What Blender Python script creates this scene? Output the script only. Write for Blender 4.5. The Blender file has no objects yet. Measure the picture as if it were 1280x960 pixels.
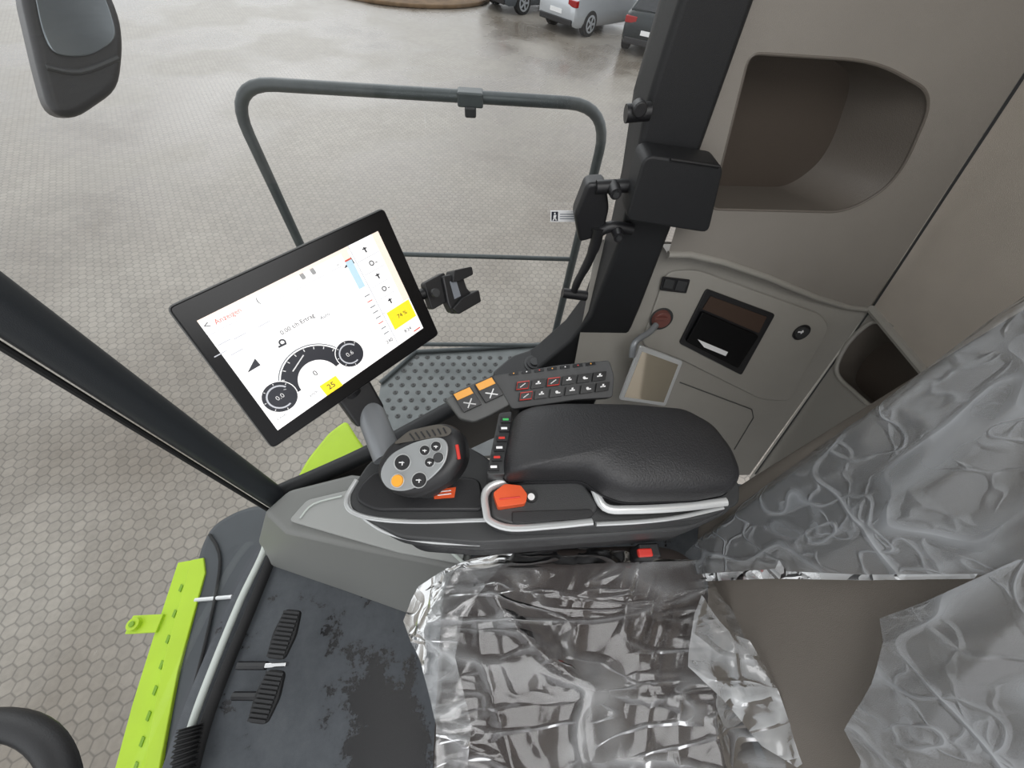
import bpy, bmesh, math, random
from mathutils import Vector, Matrix, noise
from mathutils.geometry import tessellate_polygon
random.seed(4)
V=Vector
scene=bpy.context.scene
COL=scene.collection
scene.view_settings.view_transform='Standard'

# ------------------------------------------------------------ survey of the place
EYE=V((0,0,1.5)); F=462.0
XA=V((1,0,-.0866)).normalized(); ZA=V((40,320,462)).normalized(); YA=ZA.cross(XA)
def ray(u,v):
    c=V((u-640,480-v,-F)); return V((XA.dot(c),YA.dot(c),ZA.dot(c)))
def on(u,v,pl):
    p,n=pl; d=ray(u,v); return EYE+d*((p-EYE).dot(n)/d.dot(n))
def Zp(u,v,z): return on(u,v,(V((0,0,z)),V((0,0,1))))
def Yp(u,v,y): return on(u,v,(V((0,y,0)),V((0,1,0))))
def Xp(u,v,x): return on(u,v,(V((x,0,0)),V((1,0,0))))
def solve_quad(A,B,C,D,width):
    a,b,c,d=[ray(*q) for q in (A,B,C,D)]
    M=Matrix(((b.x,d.x,-c.x),(b.y,d.y,-c.y),(b.z,d.z,-c.z)))
    lb,ld,lc=M.inverted()@a
    P=[a,b*lb,c*lc,d*ld]; s=width/(P[1]-P[0]).length
    return [EYE+p*s for p in P]

# ------------------------------------------------------------ materials
def lin(c):
    return tuple(((x/255)/12.92 if x/255<=.04045 else ((x/255+.055)/1.055)**2.4) for x in c)+(1,)
def mat(name,col,rough=.5,metal=0,bump=0,bscale=200,var=0,vscale=8,emit=0,spec=.5,coat=0):
    m=bpy.data.materials.new(name); m.use_nodes=True; nt=m.node_tree; b=nt.nodes['Principled BSDF']
    c=lin(col); b.inputs['Base Color'].default_value=c
    b.inputs['Roughness'].default_value=rough; b.inputs['Metallic'].default_value=metal
    b.inputs['Specular IOR Level'].default_value=spec; b.inputs['Coat Weight'].default_value=coat
    tc=nt.nodes.new('ShaderNodeTexCoord')
    if var>0:
        n=nt.nodes.new('ShaderNodeTexNoise'); n.inputs['Scale'].default_value=vscale; n.inputs['Detail'].default_value=5
        r=nt.nodes.new('ShaderNodeValToRGB')
        r.color_ramp.elements[0].position=.3; r.color_ramp.elements[1].position=.7
        r.color_ramp.elements[0].color=tuple(x*(1-var) for x in c[:3])+(1,)
        r.color_ramp.elements[1].color=tuple(min(1,x*(1+var)) for x in c[:3])+(1,)
        nt.links.new(tc.outputs['Object'],n.inputs['Vector']); nt.links.new(n.outputs['Fac'],r.inputs['Fac'])
        nt.links.new(r.outputs['Color'],b.inputs['Base Color'])
    if bump>0:
        n=nt.nodes.new('ShaderNodeTexNoise'); n.inputs['Scale'].default_value=bscale; n.inputs['Detail'].default_value=3
        bp=nt.nodes.new('ShaderNodeBump'); bp.inputs['Strength'].default_value=bump; bp.inputs['Distance'].default_value=.002
        nt.links.new(tc.outputs['Object'],n.inputs['Vector']); nt.links.new(n.outputs['Fac'],bp.inputs['Height'])
        nt.links.new(bp.outputs['Normal'],b.inputs['Normal'])
    if emit>0:
        b.inputs['Emission Color'].default_value=c; b.inputs['Emission Strength'].default_value=emit
    return m
M_panel=mat('panel_plastic',(139,134,127),.5,bump=.3,bscale=600,var=.03)
M_panel2=mat('panel_light',(150,147,140),.45,bump=.3,bscale=600,var=.03)
M_fab=mat('rear_fabric',(196,187,175),.9,bump=.5,bscale=900,var=.05)
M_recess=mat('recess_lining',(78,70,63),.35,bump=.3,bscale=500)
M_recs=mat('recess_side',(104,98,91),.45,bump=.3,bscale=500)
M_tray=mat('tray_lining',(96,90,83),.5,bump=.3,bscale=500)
M_black=mat('black_plastic',(27,27,29),.42,bump=.2,bscale=700)
M_blackg=mat('black_gloss',(10,10,12),.25,spec=.25)
M_pillar=mat('pillar_plastic',(27,28,30),.55,bump=.3,bscale=700)
M_pillar2=mat('front_pillar_plastic',(38,42,46),.5,bump=.3,bscale=700)
M_dgrey=mat('dark_grey_plastic',(50,51,52),.45,bump=.2,bscale=700)
M_mgrey=mat('mid_grey_plastic',(86,87,86),.5,bump=.2,bscale=700)
M_kp=mat('key_panel_grey',(62,63,64),.5,bump=.2,bscale=700)
M_lgrey=mat('post_grey',(128,131,134),.35,metal=.3)
M_con=mat('console_grey',(118,119,116),.5,bump=.2,bscale=600)
M_con2=mat('console_light_grey',(152,153,150),.45,bump=.2,bscale=600)
M_silver=mat('silver_trim',(200,202,202),.3,metal=.4)
M_face=mat('joystick_face',(158,161,162),.35,metal=.4)
M_chrome=mat('chrome',(200,200,200),.12,metal=1)
M_pad=mat('armrest_leather',(34,34,36),.48,bump=.5,bscale=350)
M_orange=mat('orange_plastic',(214,84,40),.4)
M_amber=mat('amber_plastic',(232,160,50),.4)
M_red=mat('red_plastic',(200,50,40),.4)
M_white=mat('white_print',(235,235,235),.5)
M_green=mat('green_print',(60,170,90),.5)
M_lime=mat('lime_paint',(172,204,40),.4,var=.05)
M_limed=mat('lime_shadow_paint',(120,160,30),.5)
M_rail=mat('rail_paint',(78,83,84),.4,metal=.25,var=.1,vscale=30)
M_plat=mat('platform_metal',(108,112,112),.4,metal=.5,var=.12,vscale=15)
M_seat=mat('seat_fabric',(42,34,31),.8,bump=.5,bscale=500,var=.1)
M_back=mat('backrest_fabric',(96,90,83),.7,bump=.5,bscale=900,var=.04)
M_rub=mat('rubber',(24,24,25),.7)
M_seal=mat('pale_seal',(190,196,190),.45)
M_fend=mat('fender_plastic',(62,66,70),.5,var=.08)
M_soil=mat('soil',(104,84,62),.95,bump=1,bscale=6,var=.3,vscale=3)
M_cglass=mat('car_glass',(26,30,34),.08)
M_cs=mat('car_paint_silver',(190,194,198),.25,metal=.4)
M_cd=mat('car_paint_dark',(36,42,44),.25,metal=.3)
M_cg=mat('car_paint_grey',(92,98,104),.25,metal=.3)
M_tyre=mat('tyre_rubber',(22,22,22),.8)
M_rl=mat('tail_light_red',(150,20,20),.2)
M_screen=mat('lit_screen',(240,239,238),.2,emit=.55)
M_sd=mat('screen_dark',(40,42,50),.3,emit=.15)
M_sg=mat('screen_grey',(110,114,120),.3,emit=.2)
M_sl=mat('screen_light_grey',(182,184,190),.3,emit=.35)
M_sy=mat('screen_yellow',(238,214,40),.3,emit=.45)
M_sr=mat('screen_red',(200,70,50),.3,emit=.35)
M_sb=mat('screen_blue',(176,204,220),.3,emit=.45)
M_so=mat('screen_beige',(232,216,202),.3,emit=.45)

def floor_material():
    m=mat('floor_mat_rubber',(66,70,74),.55,bump=.4,bscale=500)
    nt=m.node_tree; b=nt.nodes['Principled BSDF']; N=nt.nodes.new; L=nt.links.new
    tc=N('ShaderNodeTexCoord'); n=N('ShaderNodeTexNoise'); n.inputs['Scale'].default_value=9; n.inputs['Detail'].default_value=9; n.inputs['Roughness'].default_value=.72
    n2=N('ShaderNodeTexNoise'); n2.inputs['Scale'].default_value=60; n2.inputs['Detail'].default_value=4
    ad=N('ShaderNodeMath'); ad.operation='MULTIPLY_ADD'; ad.inputs[1].default_value=.12
    L(tc.outputs['Object'],n.inputs['Vector']); L(tc.outputs['Object'],n2.inputs['Vector']); L(n2.outputs['Fac'],ad.inputs[0]); L(n.outputs['Fac'],ad.inputs[2])
    last=ad.outputs[0]
    for cx,cy,rad,amp in ((-.46,-.05,.20,.27),(-.42,-.16,.16,.27),(-.60,.12,.09,.10),(-.50,.22,.06,.1)):
        ds=N('ShaderNodeVectorMath'); ds.operation='DISTANCE'; ds.inputs[1].default_value=(cx,cy,.04); L(tc.outputs['Object'],ds.inputs[0])
        mr=N('ShaderNodeMapRange'); mr.inputs[1].default_value=0; mr.inputs[2].default_value=rad; mr.inputs[3].default_value=amp; mr.inputs[4].default_value=0; L(ds.outputs['Value'],mr.inputs[0])
        sb=N('ShaderNodeMath'); sb.operation='SUBTRACT'; L(last,sb.inputs[0]); L(mr.outputs[0],sb.inputs[1]); last=sb.outputs[0]
    r=N('ShaderNodeValToRGB'); r.color_ramp.elements[0].position=.41; r.color_ramp.elements[0].color=lin((20,20,22))
    r.color_ramp.elements[1].position=.45; r.color_ramp.elements[1].color=lin((64,68,73))
    e=r.color_ramp.elements.new(.75); e.color=lin((80,84,88))
    rr=N('ShaderNodeMapRange'); rr.inputs[1].default_value=.41; rr.inputs[2].default_value=.45; rr.inputs[3].default_value=.2; rr.inputs[4].default_value=.6
    L(last,r.inputs['Fac']); L(last,rr.inputs[0]); L(rr.outputs[0],b.inputs['Roughness']); L(r.outputs['Color'],b.inputs['Base Color'])
    return m
M_floor=floor_material()

def paver_material():
    m=bpy.data.materials.new('hexagonal_pavers'); m.use_nodes=True; nt=m.node_tree; b=nt.nodes['Principled BSDF']
    N=nt.nodes.new; L=nt.links.new
    def vm(op,a,bb=None,**k):
        n=N('ShaderNodeVectorMath'); n.operation=op
        for i,x in enumerate((a,bb)):
            if x is None: continue
            if isinstance(x,(tuple,list)): n.inputs[i].default_value=x
            else: L(x,n.inputs[i])
        return n
    def mm(op,a,bb=None):
        n=N('ShaderNodeMath'); n.operation=op
        for i,x in enumerate((a,bb)):
            if x is None: continue
            if isinstance(x,(int,float)): n.inputs[i].default_value=x
            else: L(x,n.inputs[i])
        return n.outputs[0]
    tc=N('ShaderNodeTexCoord')
    sc=vm('MULTIPLY',tc.outputs['Object'],(1/.095,1/.095,0)); p=vm('ADD',sc.outputs[0],(700,1212.4355,0))
    r=(1,1.7320508,1); h=(.5,.8660254,0)
    a=vm('SUBTRACT',vm('MODULO',p.outputs[0],r).outputs[0],h)
    bq=vm('SUBTRACT',vm('MODULO',vm('SUBTRACT',p.outputs[0],h).outputs[0],r).outputs[0],h)
    la=vm('LENGTH',a.outputs[0]).outputs['Value']; lb=vm('LENGTH',bq.outputs[0]).outputs['Value']
    sel=mm('LESS_THAN',la,lb)
    mix=N('ShaderNodeMix'); mix.data_type='VECTOR'; L(sel,mix.inputs[0]); L(bq.outputs[0],mix.inputs[4]); L(a.outputs[0],mix.inputs[5])
    gv=mix.outputs[1]
    ab=vm('ABSOLUTE',gv); dt=vm('DOT_PRODUCT',ab.outputs[0],(.5,.8660254,0)).outputs['Value']
    sx=N('ShaderNodeSeparateXYZ'); L(ab.outputs[0],sx.inputs[0])
    d=mm('MAXIMUM',dt,sx.outputs[0]); edge=mm('SUBTRACT',.5,d)
    mr=N('ShaderNodeMapRange'); mr.inputs[1].default_value=.015; mr.inputs[2].default_value=.09; L(edge,mr.inputs[0])
    idv=vm('SUBTRACT',p.outputs[0],gv); wn=N('ShaderNodeTexWhiteNoise'); wn.noise_dimensions='2D'
    rd=vm('SNAP',vm('ADD',idv.outputs[0],(.1,.1,0)).outputs[0],(.25,.25,1)); L(rd.outputs[0],wn.inputs['Vector'])
    n1=N('ShaderNodeTexNoise'); n1.inputs['Scale'].default_value=.4; n1.inputs['Detail'].default_value=6; L(tc.outputs['Object'],n1.inputs['Vector'])
    n2=N('ShaderNodeTexNoise'); n2.inputs['Scale'].default_value=25; n2.inputs['Detail'].default_value=4; L(tc.outputs['Object'],n2.inputs['Vector'])
    r1=N('ShaderNodeValToRGB'); r1.color_ramp.elements[0].position=.38; r1.color_ramp.elements[1].position=.62
    r1.color_ramp.elements[0].color=lin((116,108,98)); r1.color_ramp.elements[1].color=lin((143,137,128)); L(n1.outputs['Fac'],r1.inputs['Fac'])
    k=mm('ADD',mm('MULTIPLY',wn.outputs['Value'],.16),mm('MULTIPLY',n2.outputs['Fac'],.4)); k=mm('ADD',k,.72)
    k=mm('MULTIPLY',k,mm('ADD',mm('MULTIPLY',mr.outputs[0],.38),.60))
    cm=vm('MULTIPLY',r1.outputs['Color'],None); cc=N('ShaderNodeCombineXYZ'); [L(k,cc.inputs[i]) for i in range(3)]
    L(cc.outputs[0],cm.inputs[1]); L(cm.outputs[0],b.inputs['Base Color'])
    rr=N('ShaderNodeMapRange'); rr.inputs[1].default_value=.38; rr.inputs[2].default_value=.58; rr.inputs[3].default_value=.14; rr.inputs[4].default_value=.42
    L(n1.outputs['Fac'],rr.inputs[0]); L(rr.outputs[0],b.inputs['Roughness'])
    bp=N('ShaderNodeBump'); bp.inputs['Distance'].default_value=.003; bp.inputs['Strength'].default_value=.25; L(mr.outputs[0],bp.inputs['Height']); L(bp.outputs[0],b.inputs['Normal'])
    return m
M_ground=paver_material()

def glass_material():
    m=bpy.data.materials.new('clear_glass'); m.use_nodes=True; nt=m.node_tree; nt.nodes.clear(); N=nt.nodes.new
    o=N('ShaderNodeOutputMaterial'); mx=N('ShaderNodeMixShader'); t=N('ShaderNodeBsdfTransparent'); g=N('ShaderNodeBsdfGlossy')
    t.inputs[0].default_value=(.95,.97,.96,1); g.inputs['Roughness'].default_value=.02; mx.inputs[0].default_value=.05
    nt.links.new(t.outputs[0],mx.inputs[1]); nt.links.new(g.outputs[0],mx.inputs[2]); nt.links.new(mx.outputs[0],o.inputs[0]); return m
M_glass=glass_material()
def film_material(name,lo,hi,gk,col=(215,218,220),rot=.6,rough=.18,sc0=5):
    """thin polythene: clear sheet with milky wrinkles, dielectric reflection on top"""
    m=bpy.data.materials.new(name); m.use_nodes=True; nt=m.node_tree; N=nt.nodes.new; L=nt.links.new; nt.nodes.clear()
    o=N('ShaderNodeOutputMaterial'); tc=N('ShaderNodeTexCoord')
    def M(op,a,b=None,c=None):
        n=N('ShaderNodeMath'); n.operation=op
        for i,x in enumerate((a,b,c)):
            if x is None: continue
            if isinstance(x,(int,float)): n.inputs[i].default_value=x
            else: L(x,n.inputs[i])
        return n.outputs[0]
    rid=None
    for k,(ang,sc,st,w) in enumerate([(rot,sc0,.16,.03),(rot+.9,sc0*1.7,.2,.025),(rot-.5,sc0*3.2,.18,.045)]):
        mp=N('ShaderNodeMapping'); mp.inputs['Rotation'].default_value=(.3*k,.2,ang); mp.inputs['Scale'].default_value=(st,1,.8); mp.inputs['Location'].default_value=(k*3.1,k*1.7,0)
        L(tc.outputs['Object'],mp.inputs[0]); n=N('ShaderNodeTexNoise'); n.inputs['Scale'].default_value=sc; n.inputs['Detail'].default_value=1.5; n.inputs['Distortion'].default_value=.5
        L(mp.outputs[0],n.inputs['Vector']); a=M('ABSOLUTE',M('SUBTRACT',n.outputs['Fac'],.5))
        mr=N('ShaderNodeMapRange'); mr.inputs[1].default_value=0; mr.inputs[2].default_value=w; mr.inputs[3].default_value=1; mr.inputs[4].default_value=0; L(a,mr.inputs[0])
        v=M('MULTIPLY',mr.outputs[0],[1,.8,.6][k]); rid=v if rid is None else M('MAXIMUM',rid,v)
    nb=N('ShaderNodeTexNoise'); nb.inputs['Scale'].default_value=5; nb.inputs['Detail'].default_value=3; L(tc.outputs['Object'],nb.inputs['Vector'])
    nbr=N('ShaderNodeMapRange'); nbr.inputs[1].default_value=.4; nbr.inputs[2].default_value=.68; L(nb.outputs['Fac'],nbr.inputs[0])
    hz=M('MULTIPLY_ADD',M('MULTIPLY',M('POWER',rid,1.3),M('MULTIPLY_ADD',nbr.outputs[0],.75,.25)),(hi-lo),lo)
    hz=M('MULTIPLY_ADD',nbr.outputs[0],(hi-lo)*.14,hz)
    bp=N('ShaderNodeBump'); bp.inputs['Strength'].default_value=.55; bp.inputs['Distance'].default_value=.005; L(rid,bp.inputs['Height'])
    t=N('ShaderNodeBsdfTransparent'); df=N('ShaderNodeBsdfDiffuse'); df.inputs[0].default_value=lin(col); L(bp.outputs[0],df.inputs['Normal'])
    tl=N('ShaderNodeBsdfTranslucent'); tl.inputs[0].default_value=lin(col); dm=N('ShaderNodeMixShader'); dm.inputs[0].default_value=.3; L(df.outputs[0],dm.inputs[1]); L(tl.outputs[0],dm.inputs[2])
    m1=N('ShaderNodeMixShader'); L(hz,m1.inputs[0]); L(t.outputs[0],m1.inputs[1]); L(dm.outputs[0],m1.inputs[2])
    g=N('ShaderNodeBsdfGlossy'); g.inputs['Roughness'].default_value=rough; L(bp.outputs[0],g.inputs['Normal'])
    fr=N('ShaderNodeFresnel'); fr.inputs['IOR'].default_value=1.5; L(bp.outputs[0],fr.inputs['Normal'])
    m2=N('ShaderNodeMixShader'); L(M('MULTIPLY',fr.outputs[0],gk),m2.inputs[0]); L(m1.outputs[0],m2.inputs[1]); L(g.outputs[0],m2.inputs[2]); L(m2.outputs[0],o.inputs[0])
    return m
M_film=film_material('clear_film',.02,.5,1.3,rough=.14,rot=1.0)
M_film2=film_material('milky_film',.26,.8,1.7,(166,170,174),rot=.9,rough=.22)
M_film3=film_material('film_fold',.35,.9,1.8)
M_film4=film_material('film_loose',.08,.65,1.6)

# ------------------------------------------------------------ mesh tools
def empty(name,loc,label,cat,group=None):
    o=bpy.data.objects.new(name,None); o.location=loc; o.empty_display_size=.05; COL.objects.link(o); top(o,label,cat,group); return o
def top(o,label,cat,group=None,kind=None):
    o['label']=label; o['category']=cat
    if group: o['group']=group
    if kind: o['kind']=kind
    return o
def struct(o,label,cat): return top(o,label,cat,kind='structure')
class MB:
    def __init__(s): s.v=[];s.f=[];s.m=[];s.mats=[]
    def mi(s,m):
        if m not in s.mats: s.mats.append(m)
        return s.mats.index(m)
    def add(s,vs,fs,m):
        k=len(s.v); s.v+= [V(x) for x in vs]; i=s.mi(m)
        for f in fs: s.f.append([k+j for j in f]); s.m.append(i)
    def poly(s,pts,m): s.add(pts,[list(range(len(pts)))],m)
    def prism(s,pts,ext,m,top=None):
        n=len(pts); ext=V(ext); vs=[V(p) for p in pts]+[(V(top[i]) if top else V(p)+ext) for i,p in enumerate(pts)]
        s.add(vs,[list(range(n)),list(range(2*n-1,n-1,-1))]+[[i,i+n,(i+1)%n+n,(i+1)%n] for i in range(n)],m)
    def box(s,c,ex,ey,ez,m):
        c,ex,ey,ez=V(c),V(ex),V(ey),V(ez)
        s.prism([c-ex-ey-ez,c+ex-ey-ez,c+ex+ey-ez,c-ex+ey-ez],ez*2,m)
    def cyl(s,c,ax,r,h,m,n=24,r2=None):
        c=V(c);ax=V(ax).normalized(); a=ax.orthogonal().normalized(); b=ax.cross(a); r2=r if r2 is None else r2
        p=[c+(a*math.cos(t)+b*math.sin(t))*r for t in [2*math.pi*i/n for i in range(n)]]
        q=[c+ax*h+(a*math.cos(t)+b*math.sin(t))*r2 for t in [2*math.pi*i/n for i in range(n)]]
        s.prism(p,ax*h,m,q)
    def tube(s,pts,r,m,n=12,flat=1,closed=False,up=None,sm=0):
        pts=[V(p) for p in pts]
        if sm: pts=crom(pts,sm,closed)
        N=len(pts); rs=r if isinstance(r,list) else [r]*N
        if len(rs)!=N: rs=[rs[min(len(rs)-1,int(i/(N-1)*(len(rs)-1)+.5))] for i in range(N)]
        vs=[];fs=[]; prev=None
        for i,p in enumerate(pts):
            if closed: t=pts[(i+1)%N]-pts[i-1]
            else: t=pts[min(i+1,N-1)]-pts[max(i-1,0)]
            t.normalize()
            if up is not None: a=(V(up)-t*V(up).dot(t)).normalized()
            elif prev is None: a=t.orthogonal().normalized()
            else: a=(prev-t*prev.dot(t)).normalized()
            prev=a; b=t.cross(a)
            for k in range(n):
                w=2*math.pi*k/n; vs.append(p+(a*math.cos(w)*flat+b*math.sin(w))*rs[i])
        for i in range(N if closed else N-1):
            j=(i+1)%N
            for k in range(n): fs.append([i*n+k,i*n+(k+1)%n,j*n+(k+1)%n,j*n+k])
        if not closed: fs+= [list(range(n))[::-1],[ (N-1)*n+k for k in range(n)]]
        s.add(vs,fs,m)
    def text(s,body,o,ex,ey,size,m):
        cu=bpy.data.curves.new('txt','FONT'); cu.body=body; cu.size=size; cu.align_x='CENTER'; cu.align_y='CENTER'; cu.resolution_u=2
        ob=bpy.data.objects.new('txt',cu); COL.objects.link(ob); dg=bpy.context.evaluated_depsgraph_get()
        me=bpy.data.meshes.new_from_object(ob.evaluated_get(dg)); o,ex,ey=V(o),V(ex),V(ey)
        s.add([o+ex*w.co.x+ey*w.co.y for w in me.vertices],[list(p.vertices) for p in me.polygons],m)
        bpy.data.objects.remove(ob); bpy.data.curves.remove(cu); bpy.data.meshes.remove(me)
    def build(s,name,parent=None,bevel=0,seg=3,smooth=True,recalc=True,angle=40):
        lo=V([min(v[i] for v in s.v) for i in range(3)]); hi=V([max(v[i] for v in s.v) for i in range(3)]); c=(lo+hi)/2
        me=bpy.data.meshes.new(name); me.from_pydata([v-c for v in s.v],[],s.f)
        for m in s.mats: me.materials.append(m)
        me.polygons.foreach_set('material_index',s.m)
        if recalc:
            bm=bmesh.new(); bm.from_mesh(me); bmesh.ops.recalc_face_normals(bm,faces=bm.faces); bm.to_mesh(me); bm.free()
        if smooth:
            me.polygons.foreach_set('use_smooth',[True]*len(me.polygons)); me.set_sharp_from_angle(angle=math.radians(angle))
        o=bpy.data.objects.new(name,me); o.location=c; COL.objects.link(o)
        if bevel:
            b=o.modifiers.new('bevel','BEVEL'); b.width=bevel; b.segments=seg; b.limit_method='ANGLE'; b.angle_limit=math.radians(35); b.harden_normals=True
        if parent:
            o.parent=parent; o.matrix_parent_inverse=Matrix.Translation(-parent.location)
        return o
def crom(pts,k=6,closed=True):
    pts=[V(p) for p in pts]; n=len(pts); out=[]
    for i in range(n if closed else n-1):
        g=lambda j: pts[j%n] if closed else pts[max(0,min(n-1,j))]
        a,b,c,d=g(i-1),g(i),g(i+1),g(i+2)
        for q in range(k):
            t=q/k; out.append(.5*((2*b)+(c-a)*t+(2*a-5*b+4*c-d)*t*t+(3*b-a-3*c+d)*t**3))
    if not closed: out.append(pts[-1])
    return out
def roundc(pts,r=.2,k=4):
    out=[]; n=len(pts); pts=[V(p) for p in pts]
    for i in range(n):
        rr_=r[i] if isinstance(r,(list,tuple)) else r
        a,b,c=pts[i-1],pts[i],pts[(i+1)%n]; da=min(rr_,(a-b).length*.45); dc=min(rr_,(c-b).length*.45)
        p=b+(a-b).normalized()*da; q=b+(c-b).normalized()*dc
        for j in range(k+1):
            t=j/k; out.append(p*(1-t)**2+b*2*t*(1-t)+q*t*t)
    return out
def slab(name,pts,ext,m,parent=None,bevel=.003,seg=3):
    b=MB(); b.prism(pts,ext,m); return b.build(name,parent,bevel,seg)
def holed(mb,outer,holes,m):
    loops=[[V(p) for p in outer]]+[[V(p) for p in h] for h in holes]
    flat=[p for l in loops for p in l]
    mb.add(flat,[list(t) for t in tessellate_polygon(loops)],m)
def cavity(mb,hole,ext,m,mback,shrink=.9):
    n=len(hole); ext=V(ext); bk=[V(p)+ext for p in hole]; cen=sum(bk,V())/n; bk=[cen+(p-cen)*shrink for p in bk]
    mb.add([V(p) for p in hole]+bk,[[i,(i+1)%n,(i+1)%n+n,i+n] for i in range(n)],m); mb.poly(bk,mback)
def sheet(name,outline,fn,step,m,parent=None):
    bm=bmesh.new(); vs=[bm.verts.new((p[0],p[1],0)) for p in outline]
    for t in tessellate_polygon([[V((p[0],p[1],0)) for p in outline]]): 
        try: bm.faces.new([vs[i] for i in t])
        except ValueError: pass
    for ax in (0,1):
        lo=min(p[ax] for p in outline); hi=max(p[ax] for p in outline); k=lo+step
        while k<hi:
            co=V((0,0,0)); co[ax]=k; no=V((0,0,0)); no[ax]=1
            bmesh.ops.bisect_plane(bm,geom=bm.verts[:]+bm.edges[:]+bm.faces[:],plane_co=co,plane_no=no,dist=1e-6); k+=step
    bmesh.ops.remove_doubles(bm,verts=bm.verts,dist=step*.08); bmesh.ops.triangulate(bm,faces=bm.faces)
    bm.verts.ensure_lookup_table(); pts=[fn(w.co.x,w.co.y) for w in bm.verts]; c=sum(pts,V())/len(pts)
    for w,p in zip(bm.verts,pts): w.co=p-c
    me=bpy.data.meshes.new(name); bm.to_mesh(me); bm.free(); me.materials.append(m)
    me.polygons.foreach_set('use_smooth',[True]*len(me.polygons)); me.set_sharp_from_angle(angle=math.radians(50))
    o=bpy.data.objects.new(name,me); o.location=c; COL.objects.link(o)
    if parent: o.parent=parent; o.matrix_parent_inverse=Matrix.Translation(-parent.location)
    return o
def pillow(name,fr,hx,hy,hz,m,e=.35,parent=None,fn=None,nu=72,nv=40):
    o,ex,ey,ez=fr; vs=[];fs=[]
    sp=lambda x,k: math.copysign(abs(x)**k,x)
    for j in range(nv+1):
        ph=-math.pi/2+math.pi*j/nv
        for i in range(nu):
            th=2*math.pi*i/nu
            p=V((hx*sp(math.cos(ph),e)*sp(math.cos(th),e),hy*sp(math.cos(ph),e)*sp(math.sin(th),e),hz*sp(math.sin(ph),e*1.4)))
            if fn: p=fn(p)
            vs.append(o+ex*p.x+ey*p.y+ez*p.z)
    for j in range(nv):
        for i in range(nu): fs.append([j*nu+i,j*nu+(i+1)%nu,(j+1)*nu+(i+1)%nu,(j+1)*nu+i])
    b=MB(); b.add(vs,fs,m); return b.build(name,parent,angle=80)
def crease(x,y,seed,dirs,w=1.0,cell=.1):
    """long ridges along given directions + slight facets"""
    q=V((x,y,seed)); wx=noise.noise(q*2.2)*.10; wy=noise.noise(q*2.2+V((7,3,1)))*.10; t=0
    for i,(ang,f,st,amp) in enumerate(dirs):
        c,s=math.cos(ang),math.sin(ang); u=(x+wx)*c+(y+wy)*s; v=-(x+wx)*s+(y+wy)*c
        n=noise.noise(V((u*f/st,v*f,seed+i*3.3))); r=max(0,1-abs(n)*3.0); m=.4+1.0*noise.noise(V((x*4,y*4,seed+i*9)))
        t+=amp*r*r*max(0,m)*w
    d=noise.voronoi(V(((x+wx)*8,(y+wy)*8,seed)))[0]
    return t+cell*(d[0])+.5*noise.noise(q*3)
X,Y,Z=V((1,0,0)),V((0,1,0)),V((0,0,1))

# ============================================================ OUTDOORS
g=MB(); g.poly([V((-60,-30,0)),V((60,-30,0)),V((60,90,0)),V((-60,90,0))],M_ground)
g=g.build('ground',smooth=False,recalc=False); g.location.z=-2.0; struct(g,'wet grey-beige hexagonal concrete paving of the yard','paving')
sb=MB(); cen=Zp(512,-9,-2.0); ring=[cen+V((3.2*math.cos(t),2.4*math.sin(t),0)) for t in [i*math.pi/20 for i in range(40)]]
sb.prism(ring,V((0,0,.12)),M_soil); top(sb.build('soil_bed',bevel=.05),'brown bare soil bed edging the paved yard','flower bed')

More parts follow.
